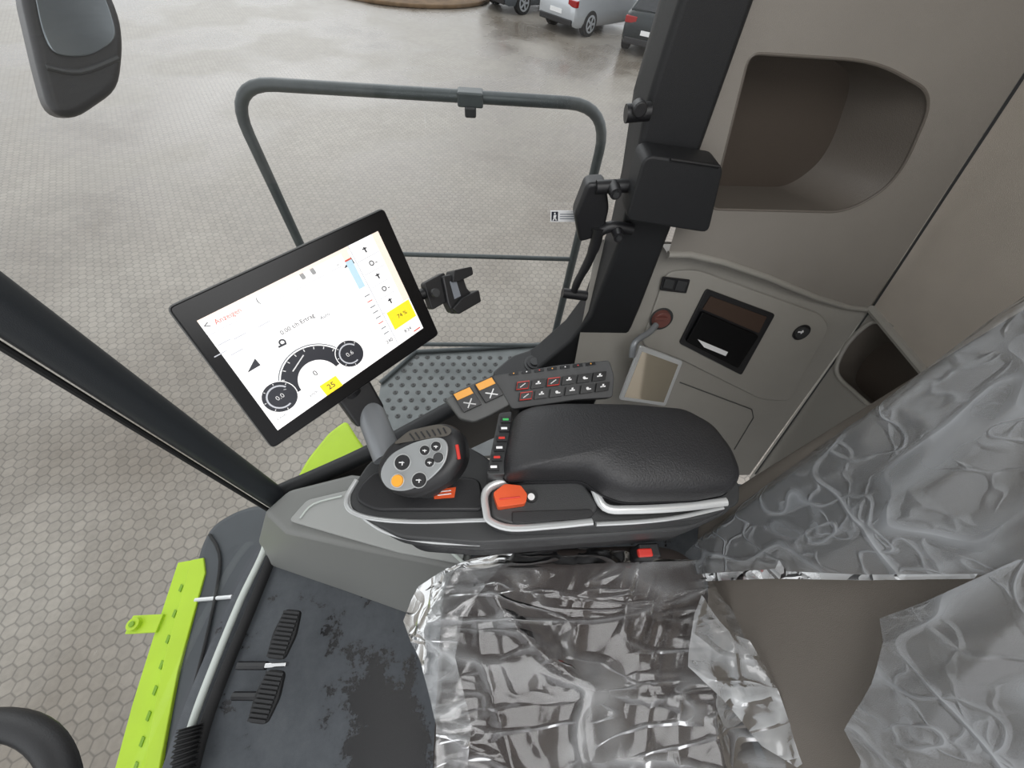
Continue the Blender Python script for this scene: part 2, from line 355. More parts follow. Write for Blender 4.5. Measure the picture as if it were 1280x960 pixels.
def car(pos,ang,paint,label):
    c,s=math.cos(ang),math.sin(ang); ex,ey=V((c,s,0)),V((-s,c,0)); P=lambda x,y,z: pos+ex*x+ey*y+Z*z
    e=empty('car',pos,label,'car','parked cars')
    secs=[(-2.16,.62,.42,.70,.74),(-2.12,.80,.30,.86,.92),(-1.95,.87,.24,.95,1.02),(-1.3,.90,.22,.97,1.02),(0,.90,.20,.95,.99),(.95,.89,.20,.93,.97),(1.5,.87,.22,.84,.90),(1.95,.80,.26,.70,.76),(2.12,.62,.34,.58,.62)]
    vs=[];fs=[]
    for x,w,z0,z1,z2 in secs:
        for y,z in [(-w*.9,z0),(-w,z0+.12),(-w*1.01,(z0+z1)/2),(-w*.97,z1),(-w*.82,z2),(0,z2+.02),(w*.82,z2),(w*.97,z1),(w*1.01,(z0+z1)/2),(w,z0+.12),(w*.9,z0)]: vs.append(P(x,y,z))
    m=11
    for i in range(len(secs)-1): fs+=[[i*m+k,i*m+(k+1)%m,(i+1)*m+(k+1)%m,(i+1)*m+k] for k in range(m)]
    fs+=[list(range(m)),[(len(secs)-1)*m+k for k in range(m)][::-1]]
    b=MB(); b.add(vs,fs,paint); b.build('body',e,angle=50)
    b=MB(); lo=[P(-2.0,-.80,1.0),P(1.05,-.80,.95),P(1.05,.80,.95),P(-2.0,.80,1.0)]; hi=[P(-1.5,-.6,1.42),P(.1,-.6,1.46),P(.1,.6,1.46),P(-1.5,.6,1.42)]
    b.prism(lo,Z,paint,hi); b.build('roof',e,.06,4)
    for i in range(4):
        j=(i+1)%4; q=[lo[i],lo[j],hi[j],hi[i]]; cc=sum(q,V())/4; nn=(q[1]-q[0]).cross(q[3]-q[0]).normalized()
        if nn.dot(cc-P(-.6,0,1.1))<0: nn=-nn
        w=MB(); w.prism([cc+(k-cc)*.84+nn*.004 for k in q],nn*.01,M_cglass); w.build('window',e,.01)
        if i%2==0:
            w=MB(); w.tube([cc+((q[0]+q[1])/2-cc)*.84+nn*.012,cc+((q[2]+q[3])/2-cc)*.84+nn*.012],.035,paint,6); w.build('door_pillar',e)
    for x in (-1.35,1.35):
        for y in (-.82,.82):
            w=MB(); sg=1 if y>0 else -1
            w.cyl(P(x,y-sg*.12,.32),ey*sg,.33,.22,M_tyre,28); w.cyl(P(x,y+sg*.105,.32),ey*sg,.23,.012,M_cs,24); w.cyl(P(x,y+sg*.116,.32),ey*sg,.18,.004,M_tyre,20)
            for k in range(5):
                t=k*2*math.pi/5; d=ex*math.cos(t)+Z*math.sin(t); t2=ey.cross(d)
                w.box(P(x,y+sg*.124,.32)+d*.10,d*.10,t2*.03,ey*.006,M_cs)
            w.build('wheel',e,.008)
    for y in (-.66,.66):
        w=MB(); w.box(P(-2.08,y,.82),ex*.07,ey*.18,Z*.08,M_rl); w.build('tail_light',e,.02)
        w=MB(); w.box(P(2.0,y*.95,.66),ex*.09,ey*.17,Z*.06,M_chrome); w.build('headlight',e,.02)
        w=MB(); w.tube([P(-.1,math.copysign(.915,y),.86),P(.1,math.copysign(.915,y),.86)],.018,paint,8); w.build('door_handle',e)
    w=MB(); w.box(P(-2.17,0,.58),ex*.012,ey*.26,Z*.055,M_white); w.build('number_plate',e)
    w=MB(); w.box(P(-2.12,0,.36),ex*.07,ey*.74,Z*.08,M_black); w.build('bumper',e,.03)
    for y in (-.97,.97):
        w=MB(); w.box(P(.78,y,1.0),ex*.06,ey*.09,Z*.06,paint); w.build('side_mirror',e,.02)
    return e
car(Zp(741,32,-2.0),math.radians(40),M_cs,'silver hatchback parked on the paved yard')
car(Zp(823,55,-2.0),math.radians(60),M_cd,'dark green-black estate car parked beside the silver one')
car(Zp(668,8,-2.0),math.radians(36),M_cg,'dark grey car parked at the end of the row')

# handrail
h=empty('handrail',V((-.16,1.4,-.25)),'grey painted tubular safety rail around the access platform','handrail')
path=roundc([V((-.745,1.4,-.245)),V((-.755,1.4,1.05)),V((.42,1.4,1.055)),V((.42,1.4,-.245))],.14,8)
path=[V((-.745,1.4,-.245))]+path[9:27]+[V((.42,1.4,-.245))]
b=MB(); b.tube(path,.0175,M_rail,16); b.build('frame',h)
for z,r in ((.467,.01),(-.13,.012)):
    b=MB(); b.tube([V((-.745,1.4,z)),V((.42,1.4,z))],r,M_rail,12); b.build('crossbar',h)
b=MB(); c=Yp(588,122,1.4); b.box(c,X*.04,Y*.026,Z*.02,M_rail); b.box(c+V((0,-.02,-.03)),X*.018,Y*.013,Z*.015,M_dgrey); b.build('clamp',h,.006)

# platform
pz=-.25; pp=[Zp(u,v,pz) for u,v in [(476,480),(520,441),(600,437),(705,430),(790,440),(800,560),(500,575),(470,520)]]
e=empty('access_platform',sum(pp,V())/8+V((0,0,-.03)),'grey studded metal step platform beside the cab door','platform')
b=MB(); b.prism(pp,V((0,0,-.035)),M_plat)
for i in range(16):
    for j in range(9):
        c=V((-.56+i*.062+(j%2)*.031,1.0+j*.05,pz))
        if c.x<-.38-(1.44-c.y)*.5 or c.x>.35 or c.y>1.42: continue
        b.cyl(c,Z,.015,.007,M_mgrey,12,.008); b.cyl(c+V((0,0,.0071)),Z,.006,.0004,M_black,8)
b.build('deck',e)
b=MB(); b.tube([p+V((0,0,.012)) for p in pp[:4]],.012,M_rail,8); b.build('rim',e)

# lime bodywork and front beam, fender
q=[Zp(u,v,-.3) for u,v in [(368,600),(384,572),(410,540),(432,524),(445,545),(470,580),(440,610)]]
slab('body_panel',roundc(q,.03),V((0,0,-.25)),M_lime,None,.02); top(bpy.data.objects['body_panel'],'lime green curved bodywork panel below the side window','body panel')
bz=-.3
bm_=empty('front_beam',Zp(190,850,bz),'lime green folded steel beam ahead of the windscreen','beam')
slab('plate',[Zp(u,v,bz) for u,v in [(222,703),(240,700),(205,830),(180,965),(142,965),(165,880),(190,800)]],V((0,0,-.03)),M_lime,bm_,.004)
slab('flange',[Zp(u,v,bz+.03) for u,v in [(238,700),(254,697),(256,716),(222,840),(198,965),(178,965),(203,830)]],V((0,0,-.05)),M_lime,bm_,.004)
b=MB(); 
for i in range(8):
    c=Zp(226-9*i*.9,735+i*32,bz+.002); b.box(c,V((.004,-.002,0))*1.2,V((0,.012,0)),Z*.002,M_limed)
b.build('slots',bm_)
b=MB(); c=Zp(183,780,bz); b.box(c,X*.055,Y*.03,Z*.012,M_lime); b.cyl(c+V((-.03,0,.01)),Z,.022,.02,M_lime,20); b.cyl(c+V((-.03,0,.03)),Z,.01,.006,M_limed,12); b.build('bracket',bm_,.004)
fe=empty('fender',Zp(270,760,-.3),'dark grey moulded plastic fender outside the windscreen','fender')
slab('shell',roundc([Zp(u,v,-.28) for u,v in [(245,690),(262,655),(300,634),(335,628),(348,660),(310,760),(250,900),(232,970),(196,970),(215,860),(238,760)]],.06),V((0,0,-.3)),M_fend,fe,.05,5)
b=MB(); b.tube([Zp(244,750,-.275),Zp(290,746,-.275)],.008,M_silver,8); b.build('trim_strip',fe)
b=MB(); b.tube([Zp(u,v,-.272) for u,v in [(262,668),(275,700),(262,780),(232,900)]],.006,M_rub,8,sm=5); b.build('crease',fe)

# wing mirror
mp=(V((-1.25,.9,1.25)),V((.75,-.55,.25)).normalized())
e=empty('wing_mirror',on(95,60,mp),'black wing mirror housing hanging outside the windscreen','mirror')
mo=roundc([on(u,v,mp) for u,v in [(22,-25),(60,-60),(125,-40),(152,20),(156,60),(150,112),(95,150),(62,142),(48,90)]],.04)
b=MB(); b.prism(mo,-mp[1]*.09,M_black); b.build('housing',e,.02,4)
cc=on(98,20,mp); b=MB(); b.prism(roundc([on(u,v,(mp[0]+mp[1]*.001,mp[1])) for u,v in [(40,-20),(70,-45),(120,-30),(140,20),(146,50),(110,72),(66,70),(52,40)]],.03),mp[1]*.006,mat('mirror_glass',(120,126,130),.15,metal=.6)); b.build('mirror_glass',e,.003)
b=MB(); b.tube([on(u,v,(mp[0]+mp[1]*.002,mp[1])) for u,v in [(58,84),(100,90),(148,72)]],.006,M_dgrey,8,sm=4); b.build('crease',e)
b=MB(); b.tube([cc-mp[1]*.06,cc-mp[1]*.1+V((-.02,.05,.3)),cc+V((0,0,.75))],.02,M_black,12); b.build('mounting_arm',e)

# ============================================================ CAB SHELL
WS=[V((-.69,.44,0)),V((-.79,.33,0)),V((-.845,.1,0)),V((-.87,-.2,0)),V((-.85,-.5,0)),V((-.76,-.8,0))]
ws=crom(WS,6,False)
fl=[V(p) for p in ws]+[V((1.16,-.8,0)),V((1.16,.5,0)),V((.35,.62,0)),V((-.1,.55,0))]
o=slab('floor',fl,V((0,0,-.08)),M_floor,None,0); struct(o,'dark grey rubber mat cab floor with wet stains','floor')
def strip(name,path,z0,z1,m,lab,cat):
    b=MB(); n=len(path); vs=[V((p.x,p.y,z0 if not callable(z0) else z0(i))) for i,p in enumerate(path)]+[V((p.x,p.y,z1 if not callable(z1) else z1(i))) for i,p in enumerate(path)]
    b.add(vs,[[i,i+1,i+1+n,i+n] for i in range(n-1)],m); return struct(b.build(name,recalc=False,angle=60),lab,cat)
strip('window_1',ws,.02,1.93,M_glass,'curved clear front windscreen of the cab','windscreen')
SILL=[V((-.69,.44,.2)),V((-.4,.56,.25)),V((-.1,.70,.33)),V((.12,.80,.40)),V((.3,.8,.44))]
sl=crom(SILL,5,False)
strip('window_2',sl,lambda i: sl[i].z,1.93,M_glass,'clear side window of the cab','window')
b=MB(); b.tube(sl,.028,M_pillar,12,flat=1.3,up=Z); struct(b.build('trim_1'),'dark plastic sill under the side window','sill')
strip('wall_side',sl,-.08,lambda i: sl[i].z,M_dgrey,'dark plastic lower cab wall below the side window','wall')
b=MB(); b.prism(roundc([V((-.715,.405,.0)),V((-.68,.392,.0)),V((-.652,.415,.0)),V((-.652,.447,.0)),V((-.70,.478,.0))],.012),V((0,0,1.93)),M_pillar2)
struct(b.build('trim_2',bevel=.005),'dark grey slim front corner pillar of the cab','pillar')
b=MB(); b.tube([V((-.705,.392,.02)),V((-.705,.392,1.92))],.006,M_rub,8); struct(b.build('trim_3'),'black rubber windscreen seal along the pillar','seal')
b=MB(); b.tube([Zp(u,v,.02) for u,v in [(336,655),(330,688),(300,752),(268,830),(242,900),(222,975)]],.011,M_seal,10,sm=6); struct(b.build('trim_4'),'pale curved seal strip at the windscreen foot','seal')
b=MB(); b.tube([Zp(u,v,.02) for u,v in [(343,672),(338,700),(312,765),(282,838),(257,905),(238,975)]],.016,M_rub,10,sm=6,flat=.6); struct(b.build('trim_5'),'black rubber edging along the floor mat','seal')
# rear side pillar
b=MB(); b.prism([V((x,.745,z)) for x,z in [(.290,1.95),(.287,1.26),(.31,1.12),(.322,1.0),(.312,.76),(.275,.65),(.19,.51),(.10,.43),(.11,.39),(.30,.36),(.475,.40),(.462,.5),(.45,.8),(.425,1.15),(.40,1.4),(.38,1.95)]],V((0,.1,0)),M_pillar)
struct(b.build('trim_6',bevel=.012),'wide black plastic cab pillar beside the side window','pillar')
b=MB(); b.prism([V((-.9,-.85,1.95)),V((1.2,-.85,1.95)),V((1.2,.9,1.95)),V((-.9,.9,1.95))],V((0,0,.06)),mat('headliner',(150,146,138),.9)); struct(b.build('ceiling'),'light grey cab headliner','ceiling')

# upper rear side panel with storage recess
yw=.77
U=lambda u,v: Yp(u,v,yw)
S0=U(1280,95); S1=U(1090,385)
dS=(S0-S1); Stop=S1+dS*((1.93-S1.z)/dS.z)
outer=[V((.36,yw,1.93)),V((.40,yw,1.35)),U(835,318)]+[U(u,v) for u,v in [(862,318),(905,328),(960,347),(1020,372),(1060,384),(1085,387)]]+[Stop]
hole=roundc([U(u,v) for u,v in [(937,66),(1095,76),(1170,118),(1124,226),(1060,266),(888,262)]],[.02,.06,.05,.08,.05,.02],8)
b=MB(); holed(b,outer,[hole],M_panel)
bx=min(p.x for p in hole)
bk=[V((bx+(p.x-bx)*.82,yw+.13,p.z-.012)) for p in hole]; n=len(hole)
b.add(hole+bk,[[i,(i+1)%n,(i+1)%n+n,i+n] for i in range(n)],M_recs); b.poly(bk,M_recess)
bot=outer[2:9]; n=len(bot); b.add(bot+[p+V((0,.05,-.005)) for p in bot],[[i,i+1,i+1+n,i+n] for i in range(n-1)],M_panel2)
struct(b.build('wall_right',recalc=False,angle=35),'warm grey moulded side panel with deep storage recess','wall')
b=MB(); b.tube([p+V((0,.002,0)) for p in hole],.003,M_recs,8,closed=True); struct(b.build('trim_7'),'thin rounded edge of the storage recess','rim')
b=MB(); b.tube(bot,.009,M_panel2,10); struct(b.build('trim_8'),'lighter rounded lower lip of the side panel','rim')
# lower side panel
LPn=V((0,-.95,.3125)).normalized(); LP=(V((0,.80,.86)),LPn)
Lq=lambda u,v,h=0: on(u,v,(LP[0]+LPn*h,LPn))
lo=[V((.30,.83,.95)),V((1.19,.83,.95)),V((1.16,.53,.04)),V((.30,.53,.04))]
lo=[V((p.x,.80-(.86-p.z)*.329,p.z)) for p in lo]
b=MB(); b.poly(lo,M_panel2); struct(b.build('wall_lower',recalc=False),'light grey lower side wall panel carrying sockets','wall')
fp=roundc([Lq(u,v,.001) for u,v in [(832,338),(870,336),(1025,392),(1035,408),(985,500),(950,498),(850,448),(800,430)]],.03,5)
o=slab('faceplate',fp,LPn*.008,M_panel2,None,.004); top(o,'light grey raised fascia plate for switches and sockets','panel')
# rear wall
b=MB(); b.poly([Stop+V((0,.01,0)),S1+V((0,.01,0)),V((S1.x,-.85,S1.z)),V((Stop.x,-.85,Stop.z))],M_fab); struct(b.build('wall_rear',recalc=False),'beige fabric-covered upper rear wall of the cab','wall')
R=lambda u,v: Xp(u,v,S1.x)
hole2=crom([R(u,v) for u,v in [(1076,412),(1098,402),(1140,416),(1186,450),(1180,482),(1150,520),(1112,524),(1070,492),(1046,466),(1054,438)]],5,True)
outer2=[V((S1.x,.78,S1.z)),V((S1.x,-.85,S1.z)),V((S1.x,-.85,0)),V((S1.x,.53,0))]
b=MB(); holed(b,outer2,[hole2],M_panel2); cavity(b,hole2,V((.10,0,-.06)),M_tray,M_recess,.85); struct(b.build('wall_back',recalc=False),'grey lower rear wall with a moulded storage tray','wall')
b=MB(); b.tube(hole2,.007,M_panel2,10,closed=True); struct(b.build('trim_9'),'rounded rim of the rear storage tray','rim')
b=MB(); b.tube([Stop,S1],.0035,M_dgrey,8); struct(b.build('trim_10'),'dark seam between side panel and rear wall','seam')
b=MB(); b.tube([S1+V((-.005,0,0)),V((S1.x-.01,-.8,S1.z))],.012,M_panel2,8); struct(b.build('trim_11'),'grey ledge edge below the rear wall fabric','ledge')
b=MB(); b.tube([S1,V((S1.x-.004,.53,.05))],.0025,M_dgrey,8); struct(b.build('trim_12'),'dark seam between the lower panels','seam')

# fittings on the lower side panel
e=empty('switch_block',Lq(844,356),'small black twin rocker switch plate on grey fascia','switch')
slab('plate',roundc([Lq(u,v,.0095) for u,v in [(828,345),(862,349),(857,366),(824,362)]],.004),LPn*.006,M_black,e,.002)
for q in ([(831,348),(843,350),(840,361),(828,359)],[(847,350),(859,352),(855,364),(843,362)]):
    slab('rocker',[Lq(u,v,.0155) for u,v in q],LPn*.004,M_dgrey,e,.001)
def disc(name,u,v,r,parent,m,h0=0,h=.01,n=28,r2=None):
    b=MB(); b.cyl(Lq(u,v,h0),LPn,r,h,m,n,r2); return b.build(name,parent,.0015)
M_brown=mat('brown_red_plastic',(104,62,56),.35)
e=empty('power_socket',Lq(826,398),'round brown-red socket knob in a dark collar','socket')
disc('collar',826,398,.034,e,M_dgrey,.0095,.007); disc('cap',826,398,.028,e,M_brown,.017,.014,r2=.024)
b=MB(); b.box(Lq(826,398,.034),X*.018,LPn.cross(X)*.004,LPn*.005,M_brown); b.build('grip',e,.001)
e=empty('rotary_knob',Lq(1000,415),'round black socket cover with pale icon','knob')
disc('collar',1001,415,.026,e,M_black,.0095,.006); disc('cap',1001,415,.019,e,M_dgrey,.0155,.009)
LX=X; LY=LPn.cross(LX)*1
if LY.z<0: LY=-LY
b=MB(); c=Lq(1001,415,.0248); b.box(c,LX*.009,LY*.0022,LPn*.0004,M_white); b.box(c+LX*.004,LX*.002,LY*.006,LPn*.0004,M_white); b.build('icon',e)
e=empty('stowage_pocket',Lq(905,415),'black recessed pocket with flap and pale label in side fascia','pocket')
pk=roundc([Lq(u,v,.0095) for u,v in [(882,360),(968,392),(926,468),(848,428)]],.01)
slab('frame',pk,LPn*.006,M_black,e,.002)
slab('opening',[Lq(u,v,.016) for u,v in [(888,370),(958,396),(948,416),(878,386)]],LPn*.002,mat('pocket_brown',(62,46,36),.5),e,0)
slab('flap',roundc([Lq(u,v,.016) for u,v in [(876,388),(946,418),(920,458),(856,425)]],.006),LPn*.012,M_blackg,e,.003)
slab('label',[Lq(u,v,.0285) for u,v in [(872,424),(910,440),(907,445),(880,434)]],LPn*.0005,M_white,e,0)
b=MB(); b.tube([Lq(u,v,.003) for u,v in [(850,478),(940,512),(942,522),(918,562)]],.0018,M_mgrey,6); top(b.build('hatch_groove'),'grey groove outlining a hatch in the lower panel','groove')
mq=[Lq(u,v,.10) for u,v in [(800,432),(854,452),(832,508),(774,500)]]
e=empty('inspection_mirror',sum(mq,V())/4,'small rectangular silver-framed mirror on a curved grey stalk','mirror')
slab('frame',roundc(mq,.008),-LPn*.01,M_silver,e,.003)
cc=sum(mq,V())/4; slab('mirror_glass',[cc+(p-cc)*.84 for p in mq],LPn*.001,mat('warm_mirror',(196,188,172),.06,metal=1),e,0)
b=MB(); b.tube([Lq(790,446,.10),Lq(794,428,.09),Lq(812,415,.06),Lq(820,406,.04)],.009,M_lgrey,10,sm=5); b.build('stalk',e)

# pillar fittings
def Q(u,v,h=0): return Yp(u,v,.745-h)
e=empty('pillar_bracket',Q(845,240),'black moulded housing bolted across the pillar','housing')
slab('cover',roundc([Q(u,v,.06) for u,v in [(806,194),(906,207),(886,292),(782,276)]],.018),V((0,.058,0)),M_pillar,e,.018,5)
b=MB(); b.tube([Q(838,199,.061),Q(899,208,.061)],.003,M_black,8); b.build('edge',e)
e=empty('door_latch',Q(748,290),'black side window latch with long curved lever handle','latch')
W=lambda u,v: Yp(u,v,.73)
slab('body',roundc([W(u,v) for u,v in [(734,230),(758,228),(762,262),(754,296),(724,304),(718,270)]],.01),V((0,.04,0)),M_black,e,.008,4)
b=MB(); b.tube([W(748,284),W(744,305),W(734,330),W(722,352),W(717,366)],[.014,.013,.011,.010,.009],M_black,12,sm=4); b.build('lever',e)
b=MB(); b.tube([W(703,366),W(733,370)],.013,M_black,12); b.build('lever_grip',e)
b=MB(); b.tube([W(748,290),W(765,283),W(790,287)],.012,M_black,12,sm=4); b.build('arm',e)
b=MB(); b.tube([W(745,234),W(785,232)],.013,M_black,12); b.build('arm',e)
for u,v in ((766,233),(770,287)):
    b=MB(); b.cyl(W(u,v),-Y,.014,.03,M_black,16,.011); b.cyl(W(u,v)-Y*.03,-Y,.006,.004,M_dgrey,12); b.build('bolt',e)
e=empty('hinge_knob',W(797,140),'black window hinge knob on a short pin','knob')
b=MB(); b.tube([W(782,142),W(812,139)],.014,M_black,14); b.build('pin',e); b=MB(); b.cyl(W(797,132),-Y,.012,.02,M_black,14); b.build('cap',e,.003)
e=empty('exit_sticker',Yp(705,270,.785),'small pale emergency exit sticker on the side window','sticker')
st=[Yp(u,v,.79) for u,v in [(688,263),(722,263),(722,277),(688,277)]]
b=MB(); b.prism(st,V((0,-.001,0)),M_white); b.build('backing',e)
ex=(st[1]-st[0]); ey=(st[0]-st[3]); o=st[3]-Y*.0015
b=MB(); P2=lambda a,c: o+ex*a+ey*c
b.poly([P2(*w) for w in [(.04,.08),(.28,.08),(.28,.92),(.04,.92)]],M_sd)
for i in range(3): b.poly([P2(*w) for w in [(.35,.25+i*.2),(.92,.25+i*.2),(.92,.33+i*.2),(.35,.33+i*.2)]],M_sg)
o=o-Y*.0006
for q in ([(.13,.7),(.19,.7),(.19,.85),(.13,.85)],[(.1,.35),(.2,.35),(.22,.65),(.12,.65)],[(.07,.15),(.11,.12),(.17,.38),(.13,.38)],[(.2,.12),(.24,.18),(.19,.4),(.15,.38)]): b.poly([P2(*w) for w in q],M_white)
b.build('pictogram',e,recalc=False)
e=empty('cable_outlet',Zp(668,455,.45),'black round cable outlet at the pillar foot','outlet')
b=MB(); b.prism(roundc([Zp(u,v,.50) for u,v in [(614,466),(640,444),(690,428),(712,438),(712,472),(640,488)]],.02),V((0,0,-.05)),M_black); b.build('base',e,.008)
b=MB(); c=Zp(668,455,.50); 
b.cyl(c,Z,.036,.004,M_dgrey,28); b.cyl(c+Z*.004,Z,.027,.006,M_black,24); b.cyl(c+Z*.01,Z,.016,.006,M_dgrey,16); b.build('collar',e,.001)

# side console (grey)
cz=.30
e=empty('side_console',V((-.4,.3,0)),'light grey plastic side console beside the floor','console')
tp=[(330,640),(362,612),(440,592),(520,600),(590,640),(590,712),(560,708),(430,682),(358,666)]
bt=[(322,676),(345,650),(430,640),(520,660),(585,690),(570,782),(508,768),(425,738),(338,708)]
b=MB(); b.prism([Zp(u,v,.001) for u,v in bt],Z,M_con,[Zp(u,v,cz) for u,v in tp]); b.build('body',e,.014,4)
slab('inlay',roundc([Zp(u,v,cz+.002) for u,v in [(362,652),(385,626),(440,613),(480,640),(584,680),(578,706),(500,692),(430,672)]],.015),V((0,0,.012)),M_con2,e,.006)
b=MB(); b.tube([Zp(u,v,cz+.016) for u,v in [(375,648),(392,630),(428,620)]],.003,M_seal,8,sm=4); b.build('edge_strip',e)
b=MB(); b.tube([Zp(u,v,cz+.016) for u,v in [(553,680),(582,706)]],.005,M_seal,8); b.build('edge_strip',e)

# ============================================================ MONITOR
TL,TR,BR,BL=solve_quad((209,385),(480,260),(549,418),(341,561),.34)
ex=(TR-TL).normalized(); nn=ex.cross(TL-BL).normalized(); mc=(TL+TR+BR+BL)/4
if nn.dot(EYE-mc)<0: nn=-nn
ey=nn.cross(ex)
if ey.dot(TL-BL)<0: ey=-ey
e=empty('display_monitor',mc-ey*.12-nn*.03,'black widescreen touch display showing gauges, on an arm above the console','monitor')
slab('housing',roundc([TL,TR,BR,BL],.008),-nn*.024,M_blackg,e,.0025)
b=MB(); b.tube(roundc([TL-nn*.008,TR-nn*.008,BR-nn*.008,BL-nn*.008],.008),.002,M_mgrey,8,closed=True); b.build('bezel_rim',e)
def mo(u,v,h=.0018): return on(u,v,(mc+nn*h,nn))
SQ=[mo(u,v,.0008) for u,v in [(246,401),(472,289),(529,410),(347,538)]]
scr=slab('screen',SQ,nn*.0005,M_screen,e,0)
b=MB()
def S(a,c):
    t=SQ[0].lerp(SQ[1],a); d=SQ[3].lerp(SQ[2],a); return t.lerp(d,c)+nn*.0018
def rect(a0,c0,a1,c1,m,h=0): b.poly([S(a0,c0)+nn*h,S(a1,c0)+nn*h,S(a1,c1)+nn*h,S(a0,c1)+nn*h],m)
exs=(SQ[1]-SQ[0]).normalized(); eys=(SQ[0]-SQ[3]); eys=(eys-exs*eys.dot(exs)).normalized()
def arc(c,r0,r1,t0,t1,m,n=20,h=0):
    for i in range(n):
        a=t0+(t1-t0)*i/n; d=t0+(t1-t0)*(i+1)/n; w=lambda t,r: c+exs*math.cos(t)*r+eys*math.sin(t)*r+nn*h
        b.poly([w(a,r0),w(d,r0),w(d,r1),w(a,r1)],m)
def ln(p,q,w,m,h=.0005):
    d=(q-p).normalized(); s=nn.cross(d)*w; b.poly([p-s+nn*h,q-s+nn*h,q+s+nn*h,p+s+nn*h],m)
rect(.0,.0,.8,.03,M_so); ln(S(0,.12),S(.72,.12),.0004,M_sl)
rect(.80,.0,.804,1,M_sl); rect(.955,.0,1,.66,M_so); rect(.80,.655,1,.66,M_sl)
for i in range(1,5): ln(S(.81,.03+i*.125),S(.95,.03+i*.125),.0004,M_sl)
rect(.745,.10,.785,.36,M_sb); rect(.745,.02,.785,.10,M_so,.0003); ln(S(.745,.10),S(.785,.10),.0012,M_sr,.0005); rect(.0,.945,.8,.949,M_sl)
rect(.825,.67,.99,.85,M_sy)
c=mo(400,474); arc(c,.032,.055,.10,math.pi-.05,M_sd,32); arc(c,.057,.0585,.05,math.pi,M_sg,32)
for i in range(10):
    t=.3+i*.28; p=c+exs*math.cos(t)*.050+eys*math.sin(t)*.050+nn*.0006; q_=c+exs*math.cos(t)*.054+eys*math.sin(t)*.054+nn*.0006; ln(p,q_,.0007,M_white)
ln(c+exs*math.cos(2.2)*.041+eys*math.sin(2.2)*.041,c+exs*math.cos(1.5)*.046+eys*math.sin(1.5)*.046,.0009,M_white,.0008)
b.text('0',c+eys*.012+nn*.0006,exs,eys,.013,M_sd)
for (u,v,tt,r) in ((350,496,'0.0',.024),(437,442,'0.6',.0225)):
    p=mo(u,v)+nn*.0008; arc(p,0,r*1.05,0,2*math.pi,M_screen,28); arc(p,0,r,0,2*math.pi,M_sd,28,.0003); arc(p,r*.68,r*.78,.5,math.pi*1.6,M_sl,18,.0006); b.text(tt,p+nn*.0009,exs,eys,.0105,M_white)
    for k in range(6): 
        t=.6+k*.8; ln(p+exs*math.cos(t)*r*.84+eys*math.sin(t)*r*.84,p+exs*math.cos(t)*r*.95+eys*math.sin(t)*r*.95,.0006,M_white,.0009)
p=mo(414,482)+nn*.001; b.poly([p-exs*.015-eys*.010,p+exs*.015-eys*.010,p+exs*.015+eys*.010,p-exs*.015+eys*.010],M_sy); b.text('25',p+nn*.0005,exs,eys,.013,M_sd)
b.text('<',mo(259,407)+nn*.0005,exs,eys,.014,M_sd); b.text('Anzeigen',mo(285,395)+nn*.0005,exs,eys,.010,M_sr)
b.text('(',mo(322,376)+nn*.0005,exs,eys,.012,M_sd)
b.text('0,00 t/h Ertrag',mo(372,405)+nn*.0005,exs,eys,.0095,M_sd); b.text('Auto',mo(406,395)+nn*.0005,exs,eys,.008,M_sg)
arc(mo(353,428),.0028,.0052,0,6.283,M_sd,14); ln(mo(348,434),mo(358,429),.0014,M_sd)
for (u,v) in ((378,345),(391,339)):
    p=mo(u,v); 
    for k in (-1,0,1): ln(p-eys*.005+exs*k*.0022,p+eys*.005+exs*k*.0022,.0007,M_sd)
for (u,v) in ((434,328),(314,457)):
    p=mo(u,v); b.poly([p-exs*.010-eys*.006,p+exs*.010-eys*.006,p+exs*.010+eys*.006],M_sd)
b.text('m',mo(422,331)+nn*.0004,exs,eys,.006,M_sg)
for i in range(8):
    p=S(.768,.44+i*.055); ln(p-exs*.005,p+exs*.005,.0007,M_sr if i in(1,5) else M_sg)
for i in range(5):
    p=S(.88,.09+i*.125)+nn*.0003
    if i%2: arc(p,.0028,.0044,0,6.283,M_sd,12); ln(p+exs*.006-eys*.002,p+exs*.010-eys*.002,.0006,M_sd)
    else: ln(p-eys*.0045,p+eys*.0045,.0012,M_sd); ln(p-exs*.004+eys*.002,p+exs*.004+eys*.002,.0009,M_sd)
b.text('74 %',S(.91,.76)+nn*.0004,exs,eys,.010,M_sd); b.text('8:24',S(.90,.92),exs,eys,.0085,M_sd); ln(S(.93,.97),S(.98,.97),.001,M_sr)
for (u,v) in ((300,420),(280,428),(276,442),(296,440),(330,405)): ln(mo(u,v)-exs*.009,mo(u,v)+exs*.009,.0007,M_sl)
b.text('240',mo(487,426)+nn*.0004,exs,eys,.009,M_sd); b.text('km/h',mo(392,492)+nn*.0004,exs,eys,.007,M_sg); b.text('t/min',mo(352,521)+nn*.0004,exs,eys,.007,M_sg)
b.build('screen_graphics',scr,smooth=False,recalc=False)
b=MB(); q=[mo(u,v,-.045) for u,v in [(422,500),(462,474),(482,510),(448,536)]]; b.prism(roundc(q,.008),-nn*.04,M_black); b.build('arm_joint',e,.006)
b=MB(); b.tube([mo(460,508,-.07),Zp(485,572,.83)],.027,M_lgrey,28); b.build('mounting_arm',e)
b=MB(); b.tube([mo(400,450,-.03),mo(440,490,-.06)],.02,M_black,16); b.build('arm_neck',e)

